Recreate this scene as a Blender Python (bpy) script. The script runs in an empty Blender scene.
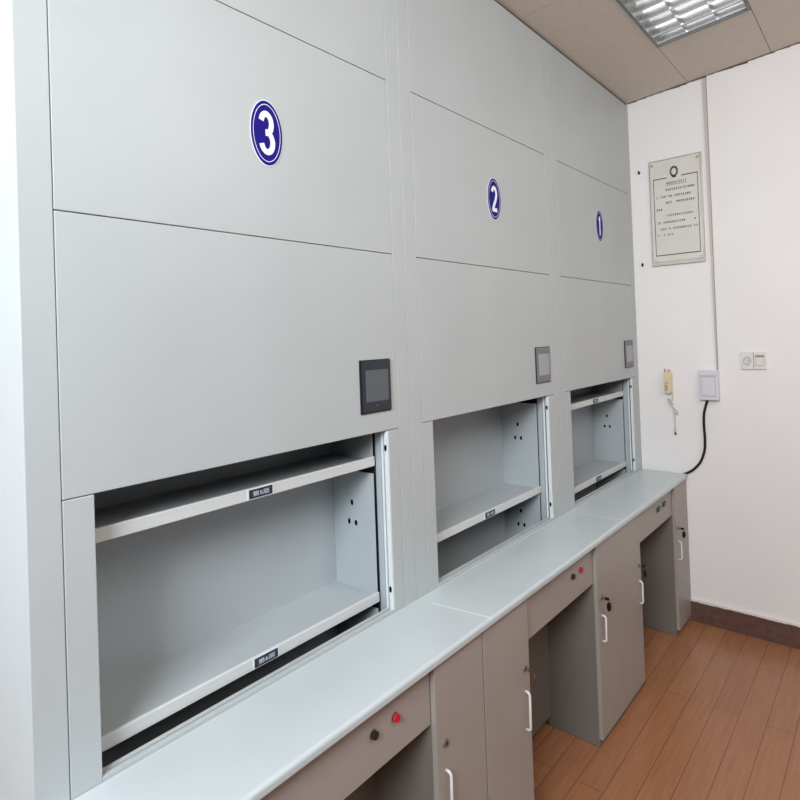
import bpy, bmesh, math, random
from mathutils import Vector, Matrix

random.seed(7)
scene = bpy.context.scene
C = scene.collection
scene.view_settings.view_transform = 'Standard'
scene.view_settings.look = 'None'

# ------------------------------------------------------------------ materials
def lin(c):
    out = []
    for v in c:
        v /= 255.0
        out.append(v / 12.92 if v <= 0.04045 else ((v + 0.055) / 1.055) ** 2.4)
    return (*out, 1.0)

def mat(name, rgb, rough=0.5, metal=0.0, var=0.05, scale=8.0, bump=0.0, bscale=200.0, spec=0.5, emit=None, estr=0.0):
    m = bpy.data.materials.new(name)
    m.use_nodes = True
    nt = m.node_tree
    b = nt.nodes['Principled BSDF']
    b.inputs['Roughness'].default_value = rough
    b.inputs['Metallic'].default_value = metal
    b.inputs['Specular IOR Level'].default_value = spec
    tc = nt.nodes.new('ShaderNodeTexCoord')
    nz = nt.nodes.new('ShaderNodeTexNoise')
    nz.inputs['Scale'].default_value = scale
    nz.inputs['Detail'].default_value = 4
    nt.links.new(tc.outputs['Object'], nz.inputs['Vector'])
    rp = nt.nodes.new('ShaderNodeValToRGB')
    c = lin(rgb)
    rp.color_ramp.elements[0].position = 0.3
    rp.color_ramp.elements[1].position = 0.7
    rp.color_ramp.elements[0].color = (*[v * (1 - var) for v in c[:3]], 1)
    rp.color_ramp.elements[1].color = (*[min(1, v * (1 + var)) for v in c[:3]], 1)
    nt.links.new(nz.outputs['Fac'], rp.inputs['Fac'])
    nt.links.new(rp.outputs['Color'], b.inputs['Base Color'])
    if bump:
        n2 = nt.nodes.new('ShaderNodeTexNoise')
        n2.inputs['Scale'].default_value = bscale
        nt.links.new(tc.outputs['Object'], n2.inputs['Vector'])
        bp = nt.nodes.new('ShaderNodeBump')
        bp.inputs['Strength'].default_value = bump
        bp.inputs['Distance'].default_value = 0.002
        nt.links.new(n2.outputs['Fac'], bp.inputs['Height'])
        nt.links.new(bp.outputs['Normal'], b.inputs['Normal'])
    if emit:
        b.inputs['Emission Color'].default_value = lin(emit)
        b.inputs['Emission Strength'].default_value = estr
    return m

M = {}
M['paint'] = mat('grey_paint', (180, 185, 186), 0.42, var=0.03, scale=3, bump=0.06, bscale=350)
M['tray'] = mat('tray_paint', (174, 180, 183), 0.45, var=0.03, scale=3)
M['lip'] = mat('lip_paint', (206, 208, 208), 0.4, var=0.03, scale=3)
M['edge'] = mat('white_and_lit_edge', (225, 229, 231), 0.35, var=0.02)  # white plate rims; on guide rails, side light put into the colour
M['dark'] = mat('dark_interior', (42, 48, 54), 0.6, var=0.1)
M['seal'] = mat('pale_sealant', (232, 236, 236), 0.5, var=0.02)
M['top'] = mat('worktop_laminate', (194, 202, 205), 0.28, var=0.03, scale=5)
M['desk'] = mat('desk_paint', (160, 152, 146), 0.42, var=0.04, scale=5, bump=0.06, bscale=350)
M['desk_shade'] = mat('desk_side_shaded', (118, 112, 105), 0.45, var=0.05, scale=5)  # desk paint darkened: knee-space shade put into the colour
M['black'] = mat('black_plastic', (20, 20, 23), 0.35, var=0.1)
M['hole'] = mat('black_hole', (6, 6, 8), 0.9, var=0.0, spec=0.1)
M['bezel'] = mat('touch_bezel', (34, 39, 48), 0.3, var=0.05)
M['bezel_grey'] = mat('touch_bezel_grey', (112, 112, 114), 0.4, var=0.05)  # two touch bezels greyed by painted reflection; plain grey for sill grooves
M['screen'] = mat('screen_glass', (84, 89, 96), 0.22, var=0.05)
M['screen_glare'] = mat('screen_glass_glare', (158, 159, 164), 0.25, var=0.04)  # paler copy of the screen glass, bright reflection put into its colour
M['navy'] = mat('navy_vinyl', (27, 17, 122), 0.6, var=0.03, spec=0.15)
M['white'] = mat('white_vinyl', (236, 238, 242), 0.45, var=0.01)
M['plate'] = mat('label_plate_navy', (36, 46, 62), 0.4, var=0.05)
M['ltext'] = mat('label_text', (196, 202, 208), 0.5, var=0.02)
M['wall'] = mat('white_wall_paint', (236, 232, 230), 0.75, var=0.02, scale=2.5, bump=0.15, bscale=120)
M['ceil'] = mat('ceiling_panel', (212, 202, 190), 0.6, var=0.03, scale=30, bump=0.1, bscale=300)
M['gap'] = mat('dark_gap', (48, 42, 38), 0.8, var=0.1)
M['ceilgap'] = mat('ceiling_joint', (128, 118, 108), 0.8)
M['wallgap'] = mat('brown_gap', (84, 72, 64), 0.8, var=0.2)
M['seamback'] = mat('seam_shadow', (88, 91, 92), 0.7)
M['trim'] = mat('trunking_plastic', (196, 188, 180), 0.5, var=0.03)
M['seam'] = mat('seam_line', (160, 151, 144), 0.7, var=0.05)
M['base'] = mat('brown_baseboard', (98, 70, 62), 0.4, var=0.22, scale=40, bump=0.3, bscale=90)
M['chip'] = mat('chipped_plaster', (222, 214, 208), 0.8, var=0.05)
M['silver'] = mat('silver_acrylic', (214, 210, 202), 0.3, var=0.04, scale=10)
M['silver_edge'] = mat('silver_bevel', (182, 178, 168), 0.25, metal=0.3, var=0.08, scale=14)
M['ink'] = mat('grey_ink', (66, 66, 64), 0.6, var=0.1)
M['inkpale'] = mat('pale_ink', (128, 128, 124), 0.6, var=0.1)
M['cream'] = mat('cream_plastic', (222, 204, 166), 0.42, var=0.05)
M['grille'] = mat('grille_grey', (150, 138, 120), 0.6, var=0.08)
M['cord'] = mat('pale_cord', (198, 194, 186), 0.5, var=0.05)
M['switch'] = mat('white_plastic', (216, 214, 219), 0.35, var=0.02)
M['groove'] = mat('plastic_groove', (165, 163, 166), 0.5, var=0.03)
M['socket'] = mat('socket_plastic', (226, 222, 216), 0.25, var=0.02)
M['rubber'] = mat('black_cable', (16, 16, 18), 0.4, var=0.05)
M['steel'] = mat('lock_steel', (150, 148, 145), 0.3, metal=0.8, var=0.05)
M['handle'] = mat('pale_handle', (226, 222, 220), 0.35, var=0.02)
M['red'] = mat('red_button', (196, 32, 52), 0.4, var=0.05)
M['darkgreen'] = mat('dark_button', (30, 32, 26), 0.35, var=0.05)
M['btn'] = mat('grey_button', (110, 102, 98), 0.4, var=0.05)
M['bronze'] = mat('bronze_key', (104, 84, 62), 0.35, metal=0.6, var=0.05)
M['frame'] = mat('fixture_frame', (120, 122, 120), 0.4, var=0.05)
M['louver'] = mat('aluminium_louvre', (205, 206, 206), 0.25, metal=0.85, var=0.05, scale=20)
M['reflector'] = mat('white_reflector', (235, 235, 235), 0.4, var=0.02, emit=(255, 255, 255), estr=0.45)
M['tube'] = mat('lamp_tube', (250, 250, 250), 0.4, var=0.0, emit=(255, 255, 255), estr=1.6)

# wooden floor: plank rows along x
def floor_mat():
    m = bpy.data.materials.new('wood_floor')
    m.use_nodes = True
    nt = m.node_tree
    b = nt.nodes['Principled BSDF']
    tc = nt.nodes.new('ShaderNodeTexCoord')
    mp = nt.nodes.new('ShaderNodeMapping')
    mp.inputs['Location'].default_value = (0.35, 0.027, 0)
    nt.links.new(tc.outputs['Object'], mp.inputs['Vector'])
    br = nt.nodes.new('ShaderNodeTexBrick')
    br.offset = 0.37
    br.inputs['Scale'].default_value = 1.0
    br.inputs['Brick Width'].default_value = 1.1
    br.inputs['Row Height'].default_value = 0.09
    br.inputs['Mortar Size'].default_value = 0.0016
    br.inputs['Mortar Smooth'].default_value = 0.3
    br.inputs['Color1'].default_value = lin((168, 116, 83))
    br.inputs['Color2'].default_value = lin((158, 107, 76))
    br.inputs['Mortar'].default_value = lin((118, 80, 58))
    nt.links.new(mp.outputs['Vector'], br.inputs['Vector'])
    mp2 = nt.nodes.new('ShaderNodeMapping')
    mp2.inputs['Scale'].default_value = (2.0, 26.0, 1.0)
    nt.links.new(tc.outputs['Object'], mp2.inputs['Vector'])
    nz = nt.nodes.new('ShaderNodeTexNoise')
    nz.inputs['Scale'].default_value = 3.0
    nz.inputs['Detail'].default_value = 6
    nt.links.new(mp2.outputs['Vector'], nz.inputs['Vector'])
    mx = nt.nodes.new('ShaderNodeMix')
    mx.data_type = 'RGBA'
    mx.blend_type = 'MULTIPLY'
    mx.inputs[0].default_value = 0.4
    rp = nt.nodes.new('ShaderNodeValToRGB')
    rp.color_ramp.elements[0].position = 0.3
    rp.color_ramp.elements[0].color = (0.55, 0.5, 0.46, 1)
    rp.color_ramp.elements[1].position = 0.7
    nt.links.new(nz.outputs['Fac'], rp.inputs['Fac'])
    nt.links.new(br.outputs['Color'], mx.inputs[6])
    nt.links.new(rp.outputs['Color'], mx.inputs[7])
    nt.links.new(mx.outputs[2], b.inputs['Base Color'])
    b.inputs['Roughness'].default_value = 0.26
    return m
M['floor'] = floor_mat()

# ------------------------------------------------------------------ geometry helpers
class MB:
    """collects shapes into one mesh, with a material slot per material used"""
    def __init__(self):
        self.bm = bmesh.new()
        self.mats = []
    def slot(self, m):
        if m not in self.mats:
            self.mats.append(m)
        return self.mats.index(m)
    def merge(self, tmp, m, smooth=False):
        s = self.slot(m)
        for f in tmp.faces:
            f.material_index = s
            f.smooth = smooth
        me = bpy.data.meshes.new('tmp')
        tmp.to_mesh(me)
        tmp.free()
        self.bm.from_mesh(me)
        bpy.data.meshes.remove(me)
        return self
    def box(self, m, x0, x1, y0, y1, z0, z1, bev=0.0, seg=2, rot=None):
        t = bmesh.new()
        bmesh.ops.create_cube(t, size=1.0)
        cx, cy, cz = (x0 + x1) / 2, (y0 + y1) / 2, (z0 + z1) / 2
        for v in t.verts:
            v.co = Vector((v.co.x * (x1 - x0), v.co.y * (y1 - y0), v.co.z * (z1 - z0)))
        if bev:
            bmesh.ops.bevel(t, geom=t.edges[:], offset=bev, segments=seg, affect='EDGES', profile=0.5)
        if rot:
            bmesh.ops.transform(t, matrix=rot, verts=t.verts)
        bmesh.ops.translate(t, vec=(cx, cy, cz), verts=t.verts)
        return self.merge(t, m)
    def poly(self, m, pts, smooth=False):
        t = bmesh.new()
        t.faces.new([t.verts.new(p) for p in pts])
        return self.merge(t, m, smooth)
    def prism(self, m, pts, vec):
        """planar outline pts (3-D) pushed along vec"""
        t = bmesh.new()
        vs = [t.verts.new(p) for p in pts]
        f = t.faces.new(vs)
        r = bmesh.ops.extrude_face_region(t, geom=[f])
        bmesh.ops.translate(t, vec=vec, verts=[v for v in r['geom'] if isinstance(v, bmesh.types.BMVert)])
        bmesh.ops.recalc_face_normals(t, faces=t.faces)
        return self.merge(t, m)
    def disc(self, m, c, axis, ru, rv, thick, n=28):
        """elliptical disc; axis 'x' lies in yz, 'y' in xz, 'z' in xy; pushed by thick along +axis"""
        pts = []
        for i in range(n):
            a = 2 * math.pi * i / n
            u, v = ru * math.cos(a), rv * math.sin(a)
            p = {'x': (0, u, v), 'y': (u, 0, v), 'z': (u, v, 0)}[axis]
            pts.append(Vector(c) + Vector(p))
        d = {'x': (thick, 0, 0), 'y': (0, thick, 0), 'z': (0, 0, thick)}[axis]
        return self.prism(m, pts, d)
    def ring(self, m, c, axis, ru, rv, w, thick, n=40, wv=None):
        t = bmesh.new()
        wv = wv or w
        outer, inner = [], []
        for i in range(n):
            a = 2 * math.pi * i / n
            for lst, du, dv in ((outer, ru, rv), (inner, ru - w, rv - wv)):
                u, v = du * math.cos(a), dv * math.sin(a)
                p = {'x': (0, u, v), 'y': (u, 0, v), 'z': (u, v, 0)}[axis]
                lst.append(t.verts.new(Vector(c) + Vector(p)))
        fs = [t.faces.new((outer[i], outer[(i + 1) % n], inner[(i + 1) % n], inner[i])) for i in range(n)]
        r = bmesh.ops.extrude_face_region(t, geom=fs)
        d = {'x': (thick, 0, 0), 'y': (0, thick, 0), 'z': (0, 0, thick)}[axis]
        bmesh.ops.translate(t, vec=d, verts=[v for v in r['geom'] if isinstance(v, bmesh.types.BMVert)])
        bmesh.ops.recalc_face_normals(t, faces=t.faces)
        return self.merge(t, m)
    def tube(self, m, pts, r, n=10, smooth_path=True, steps=6):
        P = [Vector(p) for p in pts]
        if smooth_path and len(P) > 2:
            Q = []
            for i in range(len(P) - 1):
                p0, p1, p2, p3 = P[max(i - 1, 0)], P[i], P[i + 1], P[min(i + 2, len(P) - 1)]
                for s in range(steps):
                    t = s / steps
                    Q.append(0.5 * ((2 * p1) + (p2 - p0) * t + (2 * p0 - 5 * p1 + 4 * p2 - p3) * t * t + (3 * p1 - p0 - 3 * p2 + p3) * t ** 3))
            Q.append(P[-1])
            P = Q
        t = bmesh.new()
        rings = []
        nrm = None
        for i, p in enumerate(P):
            d = (P[min(i + 1, len(P) - 1)] - P[max(i - 1, 0)]).normalized()
            if nrm is None:
                nrm = d.orthogonal().normalized()
            else:
                nrm = (nrm - d * nrm.dot(d)).normalized()
            bn = d.cross(nrm)
            rings.append([t.verts.new(p + r * (math.cos(2 * math.pi * k / n) * nrm + math.sin(2 * math.pi * k / n) * bn)) for k in range(n)])
        for a, b in zip(rings, rings[1:]):
            for k in range(n):
                t.faces.new((a[k], a[(k + 1) % n], b[(k + 1) % n], b[k]))
        t.faces.new(rings[0][::-1])
        t.faces.new(rings[-1])
        bmesh.ops.recalc_face_normals(t, faces=t.faces)
        return self.merge(t, m, True)
    def stroke(self, m, pts, w, y, thick, wx=1.0):
        """flat ribbon of width w along (x,z) points, lying in the plane y, pushed by thick along y"""
        P = [Vector((p[0], p[1])) for p in pts]
        L, R = [], []
        for i, p in enumerate(P):
            d = (P[min(i + 1, len(P) - 1)] - P[max(i - 1, 0)]).normalized()
            nn = Vector((-d.y * wx, d.x)) * (w / 2)
            L.append(p + nn)
            R.append(p - nn)
        t = bmesh.new()
        lv = [t.verts.new((q.x, y, q.y)) for q in L]
        rv = [t.verts.new((q.x, y, q.y)) for q in R]
        fs = [t.faces.new((lv[i], lv[i + 1], rv[i + 1], rv[i])) for i in range(len(P) - 1)]
        r = bmesh.ops.extrude_face_region(t, geom=fs)
        bmesh.ops.translate(t, vec=(0, thick, 0), verts=[v for v in r['geom'] if isinstance(v, bmesh.types.BMVert)])
        bmesh.ops.recalc_face_normals(t, faces=t.faces)
        return self.merge(t, m)
    def text(self, m, body, cx, y, cz, width, height, bold=0.0):
        """lettering in the xz plane facing -y, fitted to width x height about (cx, cz)"""
        cu = bpy.data.curves.new('lettering', 'FONT')
        cu.body = body
        cu.extrude = 0.0
        cu.offset = bold
        ob = bpy.data.objects.new('lettering', cu)
        C.objects.link(ob)
        dg = bpy.context.evaluated_depsgraph_get()
        me = bpy.data.meshes.new_from_object(ob.evaluated_get(dg))
        bpy.data.objects.remove(ob)
        bpy.data.curves.remove(cu)
        if len(me.vertices):
            xs = [v.co.x for v in me.vertices]
            ys = [v.co.y for v in me.vertices]
            sx = width / max(1e-6, max(xs) - min(xs))
            sz = height / max(1e-6, max(ys) - min(ys))
            mx, my = (max(xs) + min(xs)) / 2, (max(ys) + min(ys)) / 2
            t = bmesh.new()
            t.from_mesh(me)
            for v in t.verts:
                v.co = Vector((cx + (v.co.x - mx) * sx, y, cz + (v.co.y - my) * sz))
            self.merge(t, m)
        bpy.data.meshes.remove(me)
        return self
    def shear(self, fn):
        for v in self.bm.verts:
            v.co = fn(v.co)
        return self
    def build(self, name, parent=None, loc=None):
        me = bpy.data.meshes.new(name)
        if loc is not None:
            bmesh.ops.translate(self.bm, vec=-Vector(loc), verts=self.bm.verts)
        self.bm.to_mesh(me)
        self.bm.free()
        for m in self.mats:
            me.materials.append(m)
        o = bpy.data.objects.new(name, me)
        C.objects.link(o)
        if loc is not None:
            o.location = loc
        if parent is not None:
            o.parent = parent
        return o

def empty(name, loc, label, cat, group=None):
    o = bpy.data.objects.new(name, None)
    o.empty_display_size = 0.05
    C.objects.link(o)
    o.location = loc
    return tag(o, label, cat, group)

def tag(o, label, cat, group=None):
    o['label'] = label
    o['category'] = cat
    if group:
        o['group'] = group
    return o

def struct(o, label=None):
    o['kind'] = 'structure'
    if label:
        o['label'] = label
    return o

# ------------------------------------------------------------------ key dimensions (metres)
X0, PITCH = 0.3113, 0.9777          # cabinet row start and unit pitch
XW = X0 + 3 * PITCH                 # the end wall
ZB, ZA, ZC = 2.2400, 1.7410, 1.2454 # seams of the front panels
ZT = 0.7420                         # worktop height
ZCAB = 2.735
FZ = -0.020                          # floor level
YF = -0.233                         # worktop front
YP = -0.222                         # pedestal front
def zc(y):                          # the ceiling rises a little away from the cabinets
    return 2.747 - 0.070 * y

# ------------------------------------------------------------------ room
struct(MB().box(M['floor'], -2.2, XW + 0.1, -4.2, 0.55, FZ - 0.05, FZ).build('floor'))
struct(MB().box(M['wall'], XW, XW + 0.1, -4.2, 0.55, FZ - 0.05, 3.3).build('wall_right'))
struct(MB().box(M['wall'], -2.2, XW, 0.45, 0.55, FZ - 0.05, 2.85).build('wall_back'))

# ceiling with a hole for the recessed fitting
HX0, HX1, HY0, HY1 = 2.06, 2.739, -0.68, -0.311
def ceil_piece(b, x0, x1, y0, y1):
    b.box(M['ceil'], x0, x1, y0, y1, 0, 0.02)
cb = MB()
g = 0.0012
ceil_piece(cb, -2.2, HX0 - g, HY1 + g, 0.5); ceil_piece(cb, HX0 + g, XW - 0.004, HY1 + g, 0.5)
ceil_piece(cb, -2.2, HX0 - g, HY0 + g, HY1 - g)
ceil_piece(cb, HX1 + g, XW - 0.004, HY0 + g, HY1 - g)
for k in range(9):
    y1 = HY0 - 0.37 * k
    ceil_piece(cb, -2.2, HX0 - g, y1 - 0.37 + g, y1 - g)
    ceil_piece(cb, HX0 + g, XW - 0.004, y1 - 0.37 + g, y1 - g)
cb.box(M['ceilgap'], -2.2, HX0, -4.2, 0.5, 0.03, 0.04).box(M['ceilgap'], HX1, XW, -4.2, 0.5, 0.03, 0.04)
cb.shear(lambda c: Vector((c.x, c.y, c.z + zc(c.y))))
struct(cb.build('ceiling'))

# dark shadow gap strip above the cabinets
t = MB().box(M['gap'], X0 - 0.02, XW, 0.006, 0.03, ZCAB - 0.001, ZCAB + 0.012)
struct(t.build('trim_1'))
# ragged dark gap along the end wall
t = MB()
y = 0.0
while y > -2.6:
    L = random.uniform(0.03, 0.09)
    h = random.choice((0.002, 0.003, 0.0015, 0.006))
    t.box(M['wallgap'], XW - 0.005, XW + 0.001, y - L, y, zc(y) - h + 0.001, zc(y - L) + 0.004)
    y -= L
struct(t.build('trim_2'))
# surface trunking running down the end wall to the switch
t = MB()
t.prism(M['trim'], [(XW, -0.377, 2.765), (XW, -0.393, 2.765), (XW, -0.3925, 1.284), (XW, -0.3875, 1.284)], (-0.008, 0, 0))
t.prism(M['seam'], [(XW, -0.393, 2.765), (XW, -0.3965, 2.765), (XW, -0.3955, 1.284), (XW, -0.3925, 1.284)], (-0.005, 0, 0))
struct(t.build('trim_3'))
# baseboard with a chipped plaster line on top
t = MB()
t.box(M['base'], XW - 0.012, XW + 0.001, -4.2, -0.215, FZ, 0.086, 0.003)
y = -0.215
while y > -1.6:
    L = random.uniform(0.015, 0.05)
    h = random.uniform(0.002, 0.008)
    t.box(M['chip'], XW - 0.0128, XW + 0.001, y - L, y, 0.0865 - 0.6 * h, 0.0895 + 0.4 * h)
    y -= L
struct(t.build('baseboard_right'))

# ------------------------------------------------------------------ storage cabinets
def digit_points(n):
    """(x, z) strokes in a box of half width 1 and half height 1"""
    def arc(cx, cz, rx, rz, a0, a1, k=14):
        return [(cx + rx * math.cos(math.radians(a0 + (a1 - a0) * i / k)), cz + rz * math.sin(math.radians(a0 + (a1 - a0) * i / k))) for i in range(k + 1)]
    if n == 3:
        return [arc(-0.05, 0.47, 0.74, 0.47, 168, -80) + [(-0.22, 0.0)], arc(-0.02, -0.45, 0.82, 0.49, 100, -166)]
    if n == 2:
        return [arc(0, 0.40, 0.74, 0.46, 165, -20) + [(0.45, -0.05), (-0.1, -0.42), (-0.62, -0.84)], [(-0.85, -0.84), (0.85, -0.84)]]
    return [[(0.12, 0.98), (0.12, -0.98)], [(0.12, 0.86), (-0.45, 0.52)]]

def number_sign(n, cx, cz, parent, label):
    rx, rz = 0.045, 0.0765
    s = MB()
    s.disc(M['white'], (cx, -0.0004, cz), 'y', rx, rz, -0.0012, 48)
    s.disc(M['navy'], (cx, -0.0016, cz), 'y', rx - 0.0014, rz - 0.0022, -0.0004, 48)
    s.ring(M['white'], (cx, -0.0020, cz), 'y', rx * 0.84, rz * 0.87, 0.0012, -0.0003, 48, 0.0016)
    o = s.build('number_sign', parent)
    o['label'] = label
    d = MB()
    hw, hh, w = (0.0190, 0.047, 0.0140)
    for i, st in enumerate(digit_points(n)):
        d.stroke(M['white'], [(cx + a * hw, cz + b * hh) for a, b in st], w, -0.0021 - 0.0003 * i, -0.0002, 0.95)
    d.build('digit', o)
    return o

def carrier(parent, zb, plate_text=None, plate_x=0.5, hi=0.358, dz=0.012):
    xl, xr = 0.095, 0.8705
    yf, yb = 0.05, 0.222
    b = MB()
    p = M['tray']
    b.box(p, xl, xr, yf, yb, zb + 0.014, zb + 0.017)                      # shelf floor
    b.box(p, xl, xr, yb, yb + 0.003, zb, zb + hi)                         # back
    for x in (xl, xr):                                                    # end plates
        b.box(p, x - 0.0015, x + 0.0015, yf + 0.004, yb, zb, zb + hi, 0.0006, 1)
        s = -1 if x == xr else 1
        for (yy, zz) in ((0.143, 0.252), (0.157, 0.195), (0.129, 0.195)):
            b.disc(M['hole'], (x + s * 0.0016, yy, zb + dz + zz), 'x', 0.0052, 0.0085, s * 0.0005, 16)
    b.box(M['lip'], xl, xr, yf - 0.004, yf + 0.004, zb, zb + 0.027, 0.002, 3)    # rolled front lip
    o = b.build('carrier', parent)
    if plate_text:
        l = MB()
        yq = yf - 0.0045
        l.box(M['edge'], plate_x - 0.036, plate_x + 0.036, yq - 0.001, yq + 0.001, zb + 0.002, zb + 0.026)
        l.box(M['plate'], plate_x - 0.032, plate_x + 0.032, yq - 0.002, yq, zb + 0.004, zb + 0.024)
        l.text(M['ltext'], plate_text, plate_x, yq - 0.0024, zb + 0.014, 0.046, 0.0115, 0.012)
        q = l.build('label_plate', o)
        q['label'] = 'small dark shelf plate with pale characters'
    return o

def cabinet(k, n, label, sign_c, screen, carriers, jamb=0.875):
    u = X0 + PITCH * k
    root = empty('storage_cabinet', (u, 0, 0), label, 'storage cabinet', 'row of automatic storage cabinets')
    p = M['paint']
    # carcass
    b = MB()
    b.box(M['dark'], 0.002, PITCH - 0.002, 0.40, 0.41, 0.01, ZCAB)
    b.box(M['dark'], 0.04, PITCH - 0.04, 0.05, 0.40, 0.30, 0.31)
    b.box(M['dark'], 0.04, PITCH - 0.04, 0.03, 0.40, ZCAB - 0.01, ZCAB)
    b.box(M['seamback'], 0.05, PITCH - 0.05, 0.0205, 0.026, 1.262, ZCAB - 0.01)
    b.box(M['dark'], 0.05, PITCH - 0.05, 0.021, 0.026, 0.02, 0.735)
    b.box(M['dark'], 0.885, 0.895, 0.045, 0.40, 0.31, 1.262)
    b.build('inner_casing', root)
    for x in (0.0, PITCH - 0.004):
        MB().box(p, x + 0.0006, x + 0.0034, 0.02, 0.40, FZ, ZCAB).build('side_panel', root)
    # stiles
    MB().box(p, 0.0006, 0.0535, 0.0, 0.021, FZ, ZCAB, 0.0014, 2).build('stile', root)
    MB().box(p, 0.9245, PITCH - 0.0006, 0.0, 0.021, FZ, ZCAB, 0.0014, 2).build('stile', root)
    xa, xb = 0.0548, 0.9233
    gz = 0.0009
    MB().box(p, xa, xb, 0.0, 0.02, ZB + gz, ZCAB, 0.0014, 2).build('top_panel', root)
    up = MB().box(p, xa, xb, 0.0, 0.02, ZA + gz, ZB - gz, 0.0014, 2).build('number_panel', root)
    lp = MB().box(p, xa, xb, 0.0, 0.02, ZC + gz, ZA - gz, 0.0014, 2).build('access_door', root)
    MB().box(p, xa, 0.106, 0.0, 0.021, ZT - 0.02, ZC - gz, 0.0014, 2).build('opening_post', root)
    MB().box(p, jamb + 0.006, xb, 0.0, 0.021, ZT - 0.02, ZC - gz, 0.0014, 2).build('opening_post', root)
    # guide rail on the far jamb of the opening
    r = MB()
    zr0, zr1 = ZT - 0.01, ZC + 0.015
    r.box(M['edge'], jamb, jamb + 0.006, 0.0005, 0.0135, zr0, ZC - 0.002, 0.001)
    r.box(M['tray'], jamb + 0.006, jamb + 0.012, 0.010, 0.0535, zr0, zr1)
    r.box(M['edge'], jamb, jamb + 0.009, 0.0185, 0.0265, zr0, zr1, 0.002)
    r.box(M['tray'], jamb + 0.002, jamb + 0.009, 0.0300, 0.0500, zr0, zr1, 0.002)
    for z in (1.200, 0.808):
        r.disc(M['hole'], (jamb - 0.0003, 0.0072, z - 0.003), 'x', 0.0038, 0.0085, -0.002, 14)
    r.build('guide_rail', root)
    # stepped sill of the opening
    s = MB()
    s.box(p, 0.106, jamb + 0.006, 0.000, 0.0100, ZT - 0.05, 0.7500, 0.001)
    s.box(M['bezel_grey'], 0.106, jamb + 0.006, 0.0100, 0.0150, ZT - 0.05, 0.7440)
    s.box(p, 0.106, jamb + 0.006, 0.0150, 0.0240, ZT - 0.05, 0.7505, 0.001)
    s.box(M['bezel_grey'], 0.106, jamb + 0.006, 0.0240, 0.0290, ZT - 0.05, 0.7440)
    s.build('sill', root)
    number_sign(n, sign_c[0], sign_c[1], up, 'navy oval sign with white number %d' % n)
    # touch panel
    x0, x1, z0, z1 = 0.7745, 0.8925, 1.3015, 1.4455
    dark = screen == 'dark'
    bz = M['bezel'] if dark else M['bezel_grey']
    tp = MB().box(M['black'], x0, x1, -0.004, 0.001, z0, z1, 0.001).box(bz, x0 + 0.003, x1 - 0.001, -0.0065, -0.003, z0 + 0.004, z1 - 0.003, 0.001)
    tp = tp.build('touch_panel', lp)
    sc = MB().box(M['screen'] if dark else M['screen_glare'], x0 + 0.0165, x1 - 0.0125, -0.0072, -0.006, z0 + 0.031, z1 - 0.028)
    if dark:
        sc.box(M['bezel_grey'], x0 + 0.054, x0 + 0.060, -0.0072, -0.006, z0 + 0.018, z0 + 0.0205)
    sc.build('screen', tp)
    for c in carriers:
        carrier(root, *c)
    return root

cabinet(0, 3, 'grey storage cabinet numbered 3, largest opening with two empty shelves, dark touch screen', (0.5015, 1.9825), 'dark',
        [(1.1435, '第5层', 0.485), (0.7625, '第6层', 0.485), (0.382,)])
cabinet(1, 2, 'grey storage cabinet numbered 2, one full shelf bay above a dark gap', (0.5105, 1.9890), 'pale',
        [(0.8470, '第1层', 0.476, 0.365, 0.022), (0.4830, None, 0.5, 0.358, 0.022)], 0.872)
cabinet(2, 1, 'grey storage cabinet numbered 1, against the white wall', (0.5050, 2.0130), 'pale',
        [(1.1470, '第3层', 0.482), (0.7690, '第4层', 0.482), (0.392,)], 0.872)

# ------------------------------------------------------------------ worktops
def worktop(x0, x1, label, joint=True):
    b = MB()
    t = bmesh.new()
    # rounded front profile swept along x
    r = 0.009
    zb = ZT - 0.022
    prof = [(-0.001, zb), (-0.001, ZT)]
    for i in range(9):
        a = math.radians(90 + 90 * i / 8)
        prof.append((YF + r + r * math.cos(a), ZT - r + r * math.sin(a)))
    for i in range(5):
        a = math.radians(180 + 90 * i / 4)
        prof.append((YF + 0.005 + 0.005 * math.cos(a), zb + 0.005 + 0.005 * math.sin(a)))
    b.prism(M['top'], [(x0, yy, zz) for yy, zz in prof], (x1 - x0, 0, 0))
    o = b.build('worktop', None, ((x0 + x1) / 2, YF / 2, zb))
    tag(o, label, 'worktop', 'worktop sections along the cabinets')
    if joint:
        j = MB()
        prof2 = [(-0.05, ZT + 0.0004)] + [(yy, zz + 0.0004) for yy, zz in prof[2:8]]
        t = []
        for (yy, zz) in prof2:
            t.append(Vector((x1 + 0.030 * max(0, (-yy) / 0.22), yy, zz)))
        tm = bmesh.new()
        w = 0.0022
        a = [tm.verts.new(q + Vector((-w, 0, 0))) for q in t]
        c = [tm.verts.new(q + Vector((w, 0, 0))) for q in t]
        for i in range(len(a) - 1):
            tm.faces.new((a[i], a[i + 1], c[i + 1], c[i]))
        j.merge(tm, M['seal'])
        for v in j.bm.verts:
            v.co -= Vector(o.location)
        jo = j.build('joint_strip', o)
        jo['label'] = 'pale sealed joint line'
    return o
S1, S2 = 1.288, 2.286
worktop(X0 - 0.01, S1, 'pale grey worktop section under the cabinet numbered 3')
worktop(S1, S2, 'pale grey worktop section under the cabinet numbered 2')
worktop(S2, XW - 0.0168, 'pale grey worktop section under cabinet 1, ending at the white wall', False)

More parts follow.
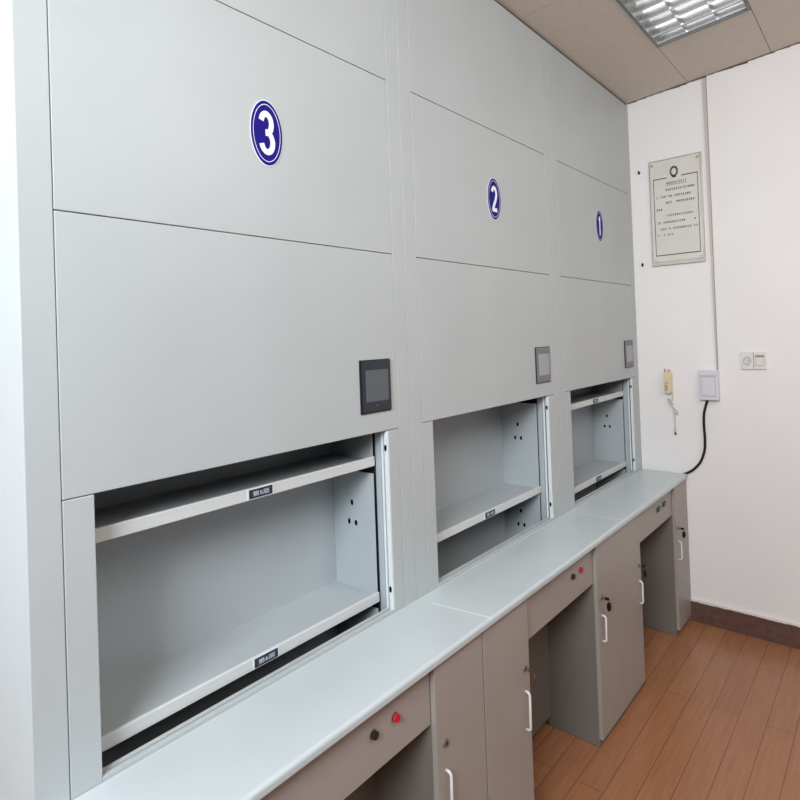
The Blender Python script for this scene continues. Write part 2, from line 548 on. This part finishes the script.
# ------------------------------------------------------------------ desk bases
def pedestal_door(root, x0, x1, hinge, hx, lx, zh):
    d = MB().box(M['desk'], x0 + 0.0005, x1 - 0.0005, YP, YP + 0.014, FZ + 0.03, ZT - 0.026, 0.001, 2).build('door', root)
    h = MB()
    z0, z1 = zh
    yy = YP - 0.014
    h.tube(M['handle'], [(hx, YP + 0.001, z1), (hx, yy + 0.005, z1), (hx, yy, z1 - 0.006), (hx, yy, z0 + 0.006), (hx, yy + 0.005, z0), (hx, YP + 0.001, z0)], 0.0037, 10, False)
    ho = h.build('handle', d)
    ho['label'] = 'pale bow handle'
    l = MB()
    l.disc(M['steel'], (lx, YP + 0.001, z1 + 0.066), 'y', 0.0085, 0.0085, -0.006, 20)
    l.disc(M['black'], (lx, YP - 0.005, z1 + 0.066), 'y', 0.002, 0.006, -0.0006, 8)
    l.build('lock', d)
    return d

def hanging_key(lx, lz, label, m, proto=None):
    loc = (lx, YP - 0.0055, lz)
    if proto is not None:
        r = proto.copy()
        C.objects.link(r)
        r.location = loc
        r['label'] = label
        for ch in list(proto.children):
            c = ch.copy()
            C.objects.link(c)
            c.parent = r
        return r
    r = empty('lock_key', loc, label, 'key', 'keys left in the desk locks')
    b = MB()
    b.box(M['steel'], -0.0012, 0.0012, -0.012, 0.0, -0.003, 0.003)
    b.box(m, -0.0020, 0.0020, -0.024, -0.008, -0.0052, 0.0052, 0.0018, 3)
    b.build('key_bow', r)
    b = MB()
    b.ring(M['steel'], (0.0, -0.022, -0.007), 'x', 0.006, 0.006, 0.001, 0.001, 18)
    b.build('key_ring', r)
    b = MB()
    b.disc(m, (-0.0028, -0.022, -0.0275), 'x', 0.0075, 0.0165, 0.009, 20)
    b.build('key_fob', r)
    return r

def desk_base(u0, lx0, lx1, rx0, rx1, label, buttons, z_left, z_right, wall_end=False):
    root = empty('desk_base', (u0, 0, 0), label, 'desk', 'desk bases under the worktop')
    L = lambda x: x - u0
    zt = ZT - 0.0225
    m = M['desk']
    for (a, b_, nm) in ((lx0, lx1, 'pedestal'), (rx0, rx1, 'pedestal')):
        q = MB()
        q.box(M['desk_shade'], L(a), L(b_), YP + 0.013, -0.004, FZ, zt, 0.004, 3)
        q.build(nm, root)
    pedestal_door(root, L(lx0), L(lx1), 'l', L(lx1) - 0.030, L(lx1) - 0.030, z_left)
    pedestal_door(root, L(rx0), L(XW - 0.003 if wall_end else rx1), 'r', L(rx0) + 0.034, L(rx0) + 0.034, z_right)
    ap = MB().box(m, L(lx1) + 0.001, L(rx0) - 0.001, YP + 0.014, YP + 0.034, 0.577, zt, 0.0015, 2).build('apron_panel', root)
    ap['label'] = 'shallow panel over the knee space with two push buttons'
    MB().box(M['desk_shade'], L(lx1) - 0.002, L(rx0) + 0.002, -0.016, -0.006, 0.02, zt).build('back_panel', root)
    for (bx, bz, kind, col) in buttons:
        b = MB()
        ya = YP + 0.014
        if kind == 'round':
            b.disc(M['steel'], (L(bx), ya + 0.001, bz), 'y', 0.0105, 0.0105, -0.003, 24)
            b.disc(M[col], (L(bx), ya - 0.003, bz), 'y', 0.0088, 0.0088, -0.007, 24)
        else:
            b.box(M['steel'], L(bx) - 0.024, L(bx) + 0.024, ya - 0.004, ya + 0.001, bz - 0.0135, bz + 0.0135, 0.002)
            b.box(M['darkgreen'], L(bx) - 0.019, L(bx) + 0.019, ya - 0.008, ya - 0.003, bz - 0.010, bz + 0.010, 0.002)
            b.box(M[col], L(bx) - 0.015, L(bx) + 0.012, ya - 0.010, ya - 0.007, bz - 0.008, bz + 0.004, 0.002)
        o = b.build('push_button', ap)
        o['label'] = {'red': 'red round push button', 'darkgreen': 'black round push button'}.get(col, 'small square grey push button')
    return root

desk_base(X0, X0, X0 + 0.225, 1.078, 1.286, 'grey desk base under cabinet 3, two pedestals around a knee space',
          [(0.88, 0.661, 'round', 'darkgreen'), (0.95, 0.661, 'round', 'red')], (0.345, 0.455), (0.345, 0.455))
desk_base(1.290, 1.290, 1.532, 2.047, 2.280, 'grey desk base under cabinet 2 with black and red push buttons',
          [(1.872, 0.662, 'round', 'darkgreen'), (1.938, 0.664, 'round', 'red')], (0.345, 0.455), (0.358, 0.452))
desk_base(2.2805, 2.2805, 2.512, 3.026, 3.2225, 'grey desk base under cabinet 1 beside the wall, small square buttons',
          [(2.810, 0.660, 'square', 'btn'), (2.895, 0.664, 'square', 'btn')], (0.349, 0.441), (0.350, 0.440), True)

k0 = hanging_key(2.047 + 0.034, 0.518, 'black key with hanging fob in the desk lock below the red button', M['black'])
hanging_key(2.512 - 0.030, 0.507, 'black key with hanging fob at the edge of the dark knee space', M['black'], k0)
hanging_key(3.026 + 0.034, 0.506, 'black key with hanging fob in the pedestal against the wall', M['black'], k0)
hanging_key(1.532 - 0.030, 0.521, 'bronze key in the pedestal lock beside the knee space under cabinet 2', M['bronze'])

# ------------------------------------------------------------------ things on the end wall (built facing -x)
# certificate board
def wall_board():
    y0, y1, z0, z1 = -0.360, -0.100, 1.835, 2.398
    r = empty('notice_board', (XW, (y0 + y1) / 2, z0), 'silver framed notice board with small grey print, hung on the white wall', 'notice board')
    o = Vector((XW, (y0 + y1) / 2, z0))
    def fin(b, n, par=r):
        for v in b.bm.verts:
            v.co -= o
        return b.build(n, par)
    b = MB()
    b.box(M['silver_edge'], XW - 0.010, XW, y0, y1, z0, z1, 0.003)
    fin(b, 'frame')
    b = MB()
    b.box(M['silver'], XW - 0.0125, XW - 0.009, y0 + 0.010, y1 - 0.008, z0 + 0.022, z1 - 0.008, 0.001)
    # printed border with a gap at the emblem
    xa, xb = XW - 0.0132, XW - 0.0124
    by0, by1, bz0, bz1 = y0 + 0.019, y1 - 0.022, z0 + 0.052, z1 - 0.100
    w = 0.003
    b.box(M['ink'], xa, xb, by0, by0 + w, bz0, bz1).box(M['ink'], xa, xb, by1 - w, by1, bz0, bz1)
    b.box(M['ink'], xa, xb, by0, by1, bz0, bz0 + w * 1.6)
    cy = (by0 + by1) / 2 + 0.004
    b.box(M['ink'], xa, xb, by0, cy - 0.036, bz1 - w * 1.6, bz1).box(M['ink'], xa, xb, cy + 0.036, by1, bz1 - w * 1.6, bz1)
    tb = b
    # emblem: a dark wreath ring with a small foot
    b = MB()
    ez = z1 - 0.075
    n = 12
    for i in range(n):
        a = 2 * math.pi * (i + 0.5) / n
        b.disc(M['ink'], (xa + 0.0004, cy + 0.0165 * math.cos(a), ez + 0.0235 * math.sin(a)), 'x', 0.0052, 0.0066, -0.0006, 10)
    b.box(M['ink'], xa - 0.0002, xb, cy - 0.010, cy + 0.010, ez - 0.031, ez - 0.024)
    # illegible print: rows of tiny marks
    eb, b = b, tb
    rows = [(0.30, 0.72, 0.085, 'inkpale', 0.018), (0.28, 0.92, 0.160, 'ink', 0.011), (0.06, 0.80, 0.245, 'ink', 0.011), (0.28, 0.92, 0.325, 'ink', 0.011), (0.06, 0.18, 0.405, 'ink', 0.011),
            (0.28, 0.88, 0.490, 'ink', 0.010), (0.06, 0.93, 0.575, 'ink', 0.010), (0.14, 0.94, 0.660, 'ink', 0.010), (0.06, 0.42, 0.735, 'ink', 0.010)]
    W, H = by1 - by0, bz1 - bz0
    rnd = random.Random(3)
    for f0, f1, fz, col, h in rows:
        f = f0
        zz = bz1 - fz * H
        while f < f1:
            gw = 0.034
            if rnd.random() > 0.16 or col == 'inkpale':
                yy = by1 - f * W
                k = 'inkpale' if rnd.random() < 0.25 else col
                b.box(M[k], xa + 0.0003, xb, yy - gw * W * 0.72, yy - gw * W * 0.45, zz - h / 2, zz + h / 2)
                b.box(M[k], xa + 0.0003, xb, yy - gw * W * 0.95, yy, zz + h * rnd.uniform(-0.1, 0.3), zz + h * 0.45)
                b.box(M[k], xa + 0.0003, xb, yy - gw * W * 0.9, yy - gw * W * 0.15, zz - h * 0.5, zz - h * 0.25)
            f += gw * 1.35
    panel = fin(b, 'text_panel')
    panel['label'] = 'pale panel with a thin ruled border and rows of small grey print'
    fin(eb, 'emblem', panel)['label'] = 'small dark wreath emblem'
    for (yy, zz) in ((y0 + 0.018, z1 - 0.025), (y1 - 0.018, z1 - 0.025), (y0 + 0.018, z0 + 0.026), (y1 - 0.018, z0 + 0.026)):
        b = MB().disc(M['silver_edge'], (XW - 0.0124, yy, zz), 'x', 0.007, 0.009, -0.003, 16)
        fin(b, 'corner_stud')
wall_board()

def wall_obj(b, name, y, z):
    return b.build(name, None, (XW, y, z))
# two dark wall plugs
for yy, zz, lab in ((-0.047, 2.355, 'dark wall plug near the ceiling corner, beside the notice board top'), (-0.046, 1.852, 'dark wall plug level with the notice board bottom edge')):
    b = MB().disc(M['hole'], (XW, yy, zz), 'x', 0.0055, 0.010, -0.006, 14).disc(M['gap'], (XW - 0.006, yy, zz), 'x', 0.003, 0.006, -0.003, 10)
    tag(wall_obj(b, 'wall_plug', yy, zz), lab, 'wall plug', 'dark plugs in the white wall')

# cream handset on its hook, with a knotted cord
hy, hz = -0.157, 1.158
r = empty('handset', (XW, hy, hz), 'cream handset hung on the white wall above the worktop, cord dangling', 'handset')
o = Vector((0, 0, 0))
b = MB()
prof = [(-0.019, 0.012), (-0.013, 0.002), (-0.006, -0.002), (0.008, -0.002), (0.016, 0.004), (0.019, 0.016), (0.019, 0.108), (0.014, 0.114), (-0.014, 0.114), (-0.019, 0.108)]
t = bmesh.new()
f = t.faces.new([t.verts.new((-0.004, y_, z_)) for y_, z_ in prof])
e = bmesh.ops.extrude_face_region(t, geom=[f])
bmesh.ops.translate(t, vec=(-0.026, 0, 0), verts=[v for v in e['geom'] if isinstance(v, bmesh.types.BMVert)])
bmesh.ops.recalc_face_normals(t, faces=t.faces)
bmesh.ops.bevel(t, geom=[ed for ed in t.edges], offset=0.003, segments=2, affect='EDGES')
b.merge(t, M['cream'])
b.build('handset_body', r)
b = MB()
for i in range(5):
    b.box(M['grille'], -0.0312, -0.0296, -0.001, 0.015, 0.016 + i * 0.0065, 0.0195 + i * 0.0065)
b.box(M['ink'], -0.0312, -0.0296, -0.003, 0.012, 0.055, 0.058)
b.build('grille', r)
b = MB()
b.box(M['cream'], -0.012, 0.0, -0.012, 0.016, 0.100, 0.122, 0.002)
b.box(M['grille'], -0.026, -0.018, 0.011, 0.016, 0.108, 0.130, 0.0015)
b.box(M['grille'], -0.026, -0.018, -0.010, -0.005, 0.108, 0.128, 0.0015)
b.build('wall_hook', r)
b = MB()
b.tube(M['cord'], [(-0.012, -0.016, 0.010), (-0.010, -0.018, -0.02), (-0.010, -0.010, -0.055), (-0.012, -0.019, -0.078), (-0.010, -0.023, -0.10), (-0.008, -0.024, -0.15), (-0.006, -0.023, -0.185)], 0.0030)
b.tube(M['cord'], [(-0.012, -0.019, -0.060), (-0.016, -0.004, -0.030), (-0.014, 0.004, -0.028), (-0.010, 0.004, -0.042), (-0.010, -0.012, -0.066), (-0.012, -0.034, -0.088), (-0.014, -0.040, -0.098), (-0.011, -0.034, -0.108), (-0.009, -0.022, -0.092)], 0.0036)
b.build('cord', r)
b = MB().box(M['cord'], -0.010, -0.002, -0.028, -0.018, -0.205, -0.185, 0.001).box(M['gap'], -0.009, -0.003, -0.027, -0.019, -0.218, -0.205, 0.001)
b.build('cord_plug', r)['label'] = 'small dark plug on the cord end'

# white switch box
y0, y1, z0, z1 = -0.399, -0.310, 1.131, 1.283
r = empty('switch_box', (XW, (y0 + y1) / 2, z0), 'white wall switch box with a black cable leaving its underside', 'switch')
hw, hh = (y1 - y0) / 2, z1 - z0
MB().box(M['switch'], -0.030, 0.0, -hw, hw, 0, hh, 0.003, 3).build('housing', r)
b = MB().box(M['groove'], -0.0306, -0.0290, -hw + 0.014, hw - 0.010, 0.020, hh - 0.032)
b.box(M['switch'], -0.0345, -0.029, -hw + 0.0155, hw - 0.0115, 0.022, hh - 0.035, 0.002)
b.box(M['groove'], -0.0304, -0.0290, -hw + 0.006, hw - 0.006, hh - 0.030, hh - 0.027)
b.build('rocker', r)

# black cable from the switch box down behind the worktop end
b = MB()
xx = XW - 0.009
b.tube(M['rubber'], [(XW - 0.013, -0.343, 1.134), (xx, -0.332, 1.10), (xx, -0.3215, 1.055), (xx, -0.3195, 0.99), (xx, -0.3215, 0.93), (xx, -0.317, 0.87), (xx, -0.296, 0.81), (xx, -0.262, 0.768), (xx, -0.236, 0.749), (xx, -0.212, 0.734), (xx, -0.190, 0.700), (xx, -0.18, 0.62), (xx, -0.18, 0.5), (xx - 0.001, -0.17, 0.25), (xx - 0.001, -0.17, FZ + 0.007)], 0.0062, 12)
tag(b.build('power_cable', None, (xx, -0.236, 0.73)), 'thick black cable curving down the white wall to the worktop end', 'cable')

# two wall plates
def wall_plate(ya, yb, lab, kind):
    z0, z1 = 1.287, 1.372
    cy = (ya + yb) / 2
    r = empty('wall_socket' if kind == 'socket' else 'wall_switch', (XW, cy, z0), lab, 'socket' if kind == 'socket' else 'wall switch')
    w = abs(yb - ya) / 2
    MB().box(M['socket'], -0.010, 0, -w, w, 0, z1 - z0, 0.002, 2).build('faceplate', r)
    b = MB()
    if kind == 'socket':
        b.ring(M['groove'], (-0.0098, 0, 0.041), 'x', 0.017, 0.021, 0.004, -0.0012, 24)
        b.disc(M['grille'], (-0.0098, -0.006, 0.044), 'x', 0.0026, 0.006, -0.0008, 10)
        b.disc(M['grille'], (-0.0098, 0.006, 0.046), 'x', 0.002, 0.004, -0.0008, 10)
        b.disc(M['grille'], (-0.0098, -0.002, 0.032), 'x', 0.003, 0.003, -0.0008, 10)
        b.build('socket_insert', r)
    else:
        b.box(M['groove'], -0.0108, -0.0095, -w + 0.007, w - 0.007, 0.018, 0.060)
        b.box(M['socket'], -0.0118, -0.0095, -w + 0.0085, w - 0.0085, 0.020, 0.058, 0.001)
        b.box(M['grille'], -0.0112, -0.0095, -w + 0.007, w - 0.007, 0.060, 0.069)
        b.build('rocker', r)
wall_plate(-0.551, -0.498, 'white square socket plate with round insert, next to the matching switch plate', 'socket')
wall_plate(-0.605, -0.553, 'white square switch plate with a dark slot along its top', 'switch')

# ------------------------------------------------------------------ recessed ceiling light
r = empty('ceiling_light', ((HX0 + HX1) / 2, (HY0 + HY1) / 2, zc((HY0 + HY1) / 2)), 'recessed ceiling light with shiny aluminium louvre blades', 'ceiling light')
ro = Vector(r.location)
def lift(b, n, par=r):
    for v in b.bm.verts:
        v.co = Vector((v.co.x, v.co.y, v.co.z + zc(v.co.y))) - ro
    return b.build(n, par)
b = MB()
f = 0.012
for (xa, xb, ya, yb) in ((HX0, HX1, HY0, HY0 + f), (HX0, HX1, HY1 - f, HY1), (HX0, HX0 + f, HY0 + f, HY1 - f), (HX1 - f, HX1, HY0 + f, HY1 - f)):
    b.box(M['frame'], xa, xb, ya, yb, -0.004, 0.07)
lift(b, 'frame')
b = MB().box(M['reflector'], HX0 + f, HX1 - f, HY0 + f, HY1 - f, 0.062, 0.070)
lift(b, 'reflector')
NR = 8
dx = (HX1 - HX0 - 2 * f) / NR
for i in range(NR):
    xm = HX0 + f + dx * (i + 0.5)
    b = MB().tube(M['tube'], [(xm, HY0 + f + 0.004, 0.048), (xm, HY1 - f - 0.004, 0.048)], 0.011, 12, False)
    if i % 2:
        lift(b, 'lamp_tube')
    else:
        b.bm.free()
for i in range(NR + 1):
    xm = HX0 + f + dx * i
    xm = min(max(xm, HX0 + f + 0.004), HX1 - f - 0.004)
    b = MB().prism(M['louver'], [(xm - 0.001, HY0 + f, 0.004), (xm + 0.001, HY0 + f, 0.004), (xm + 0.007, HY0 + f, 0.034), (xm - 0.007, HY0 + f, 0.034)], (0, HY1 - HY0 - 2 * f, 0))
    lift(b, 'louvre_blade')
for yy in (HY1 - 0.125, HY1 - 0.245):
    b = MB().prism(M['louver'], [(HX0 + f, yy - 0.001, 0.006), (HX0 + f, yy + 0.001, 0.006), (HX0 + f, yy + 0.005, 0.032), (HX0 + f, yy - 0.005, 0.032)], (HX1 - HX0 - 2 * f, 0, 0))
    lift(b, 'cross_blade')

# ------------------------------------------------------------------ light
w = bpy.data.worlds.new('room_light')
scene.world = w
w.use_nodes = True
bg = w.node_tree.nodes['Background']
bg.inputs['Color'].default_value = (0.86, 0.93, 1.0, 1)
bg.inputs['Strength'].default_value = 0.06

def area(name, loc, target, sx, sy, power, col):
    l = bpy.data.lights.new(name, 'AREA')
    l.shape = 'RECTANGLE'
    l.size, l.size_y = sx, sy
    l.energy = power
    l.color = col
    o = bpy.data.objects.new(name, l)
    C.objects.link(o)
    o.location = loc
    d = (Vector(target) - Vector(loc)).normalized()
    o.rotation_euler = d.to_track_quat('-Z', 'Y').to_euler()
    return o
area('window_daylight', (-1.35, -1.15, 2.45), (1.4, 0.0, 1.0), 1.1, 0.9, 100, (0.85, 0.93, 1.0))
area('overhead_fill', (1.0, -1.3, 2.7), (1.3, -0.5, 0.6), 1.6, 1.0, 15, (1.0, 0.96, 0.90))  # unseen overhead fill, added in place of ambient room light
area('end_wall_fill', (1.75, -2.2, 2.7), (3.0, -0.7, 0.4), 1.0, 1.0, 20, (1.0, 0.97, 0.93))  # unseen fill added to brighten the lower end wall and floor

# ------------------------------------------------------------------ camera
cam = bpy.data.cameras.new('camera')
co = bpy.data.objects.new('camera', cam)
C.objects.link(co)
cam.sensor_fit = 'HORIZONTAL'
cam.sensor_width = 36.0
F, PX, PY = 577.866, 404.363, 331.491
cam.lens = F / 800 * 36.0
cam.shift_x = (400 - PX) / 800
cam.shift_y = (PY - 400) / 800
cam.clip_start = 0.02
R = Vector((0.648113817, -0.760670186, -0.036460233))
U = Vector((0.01468423, -0.03538513, 0.99926586))
Fw = Vector((0.7614019, 0.64817340, 0.01176374))
mw = Matrix(((R.x, U.x, -Fw.x, 0), (R.y, U.y, -Fw.y, -1.0863984), (R.z, U.z, -Fw.z, 1.5), (0, 0, 0, 1)))
co.matrix_world = mw
scene.camera = co
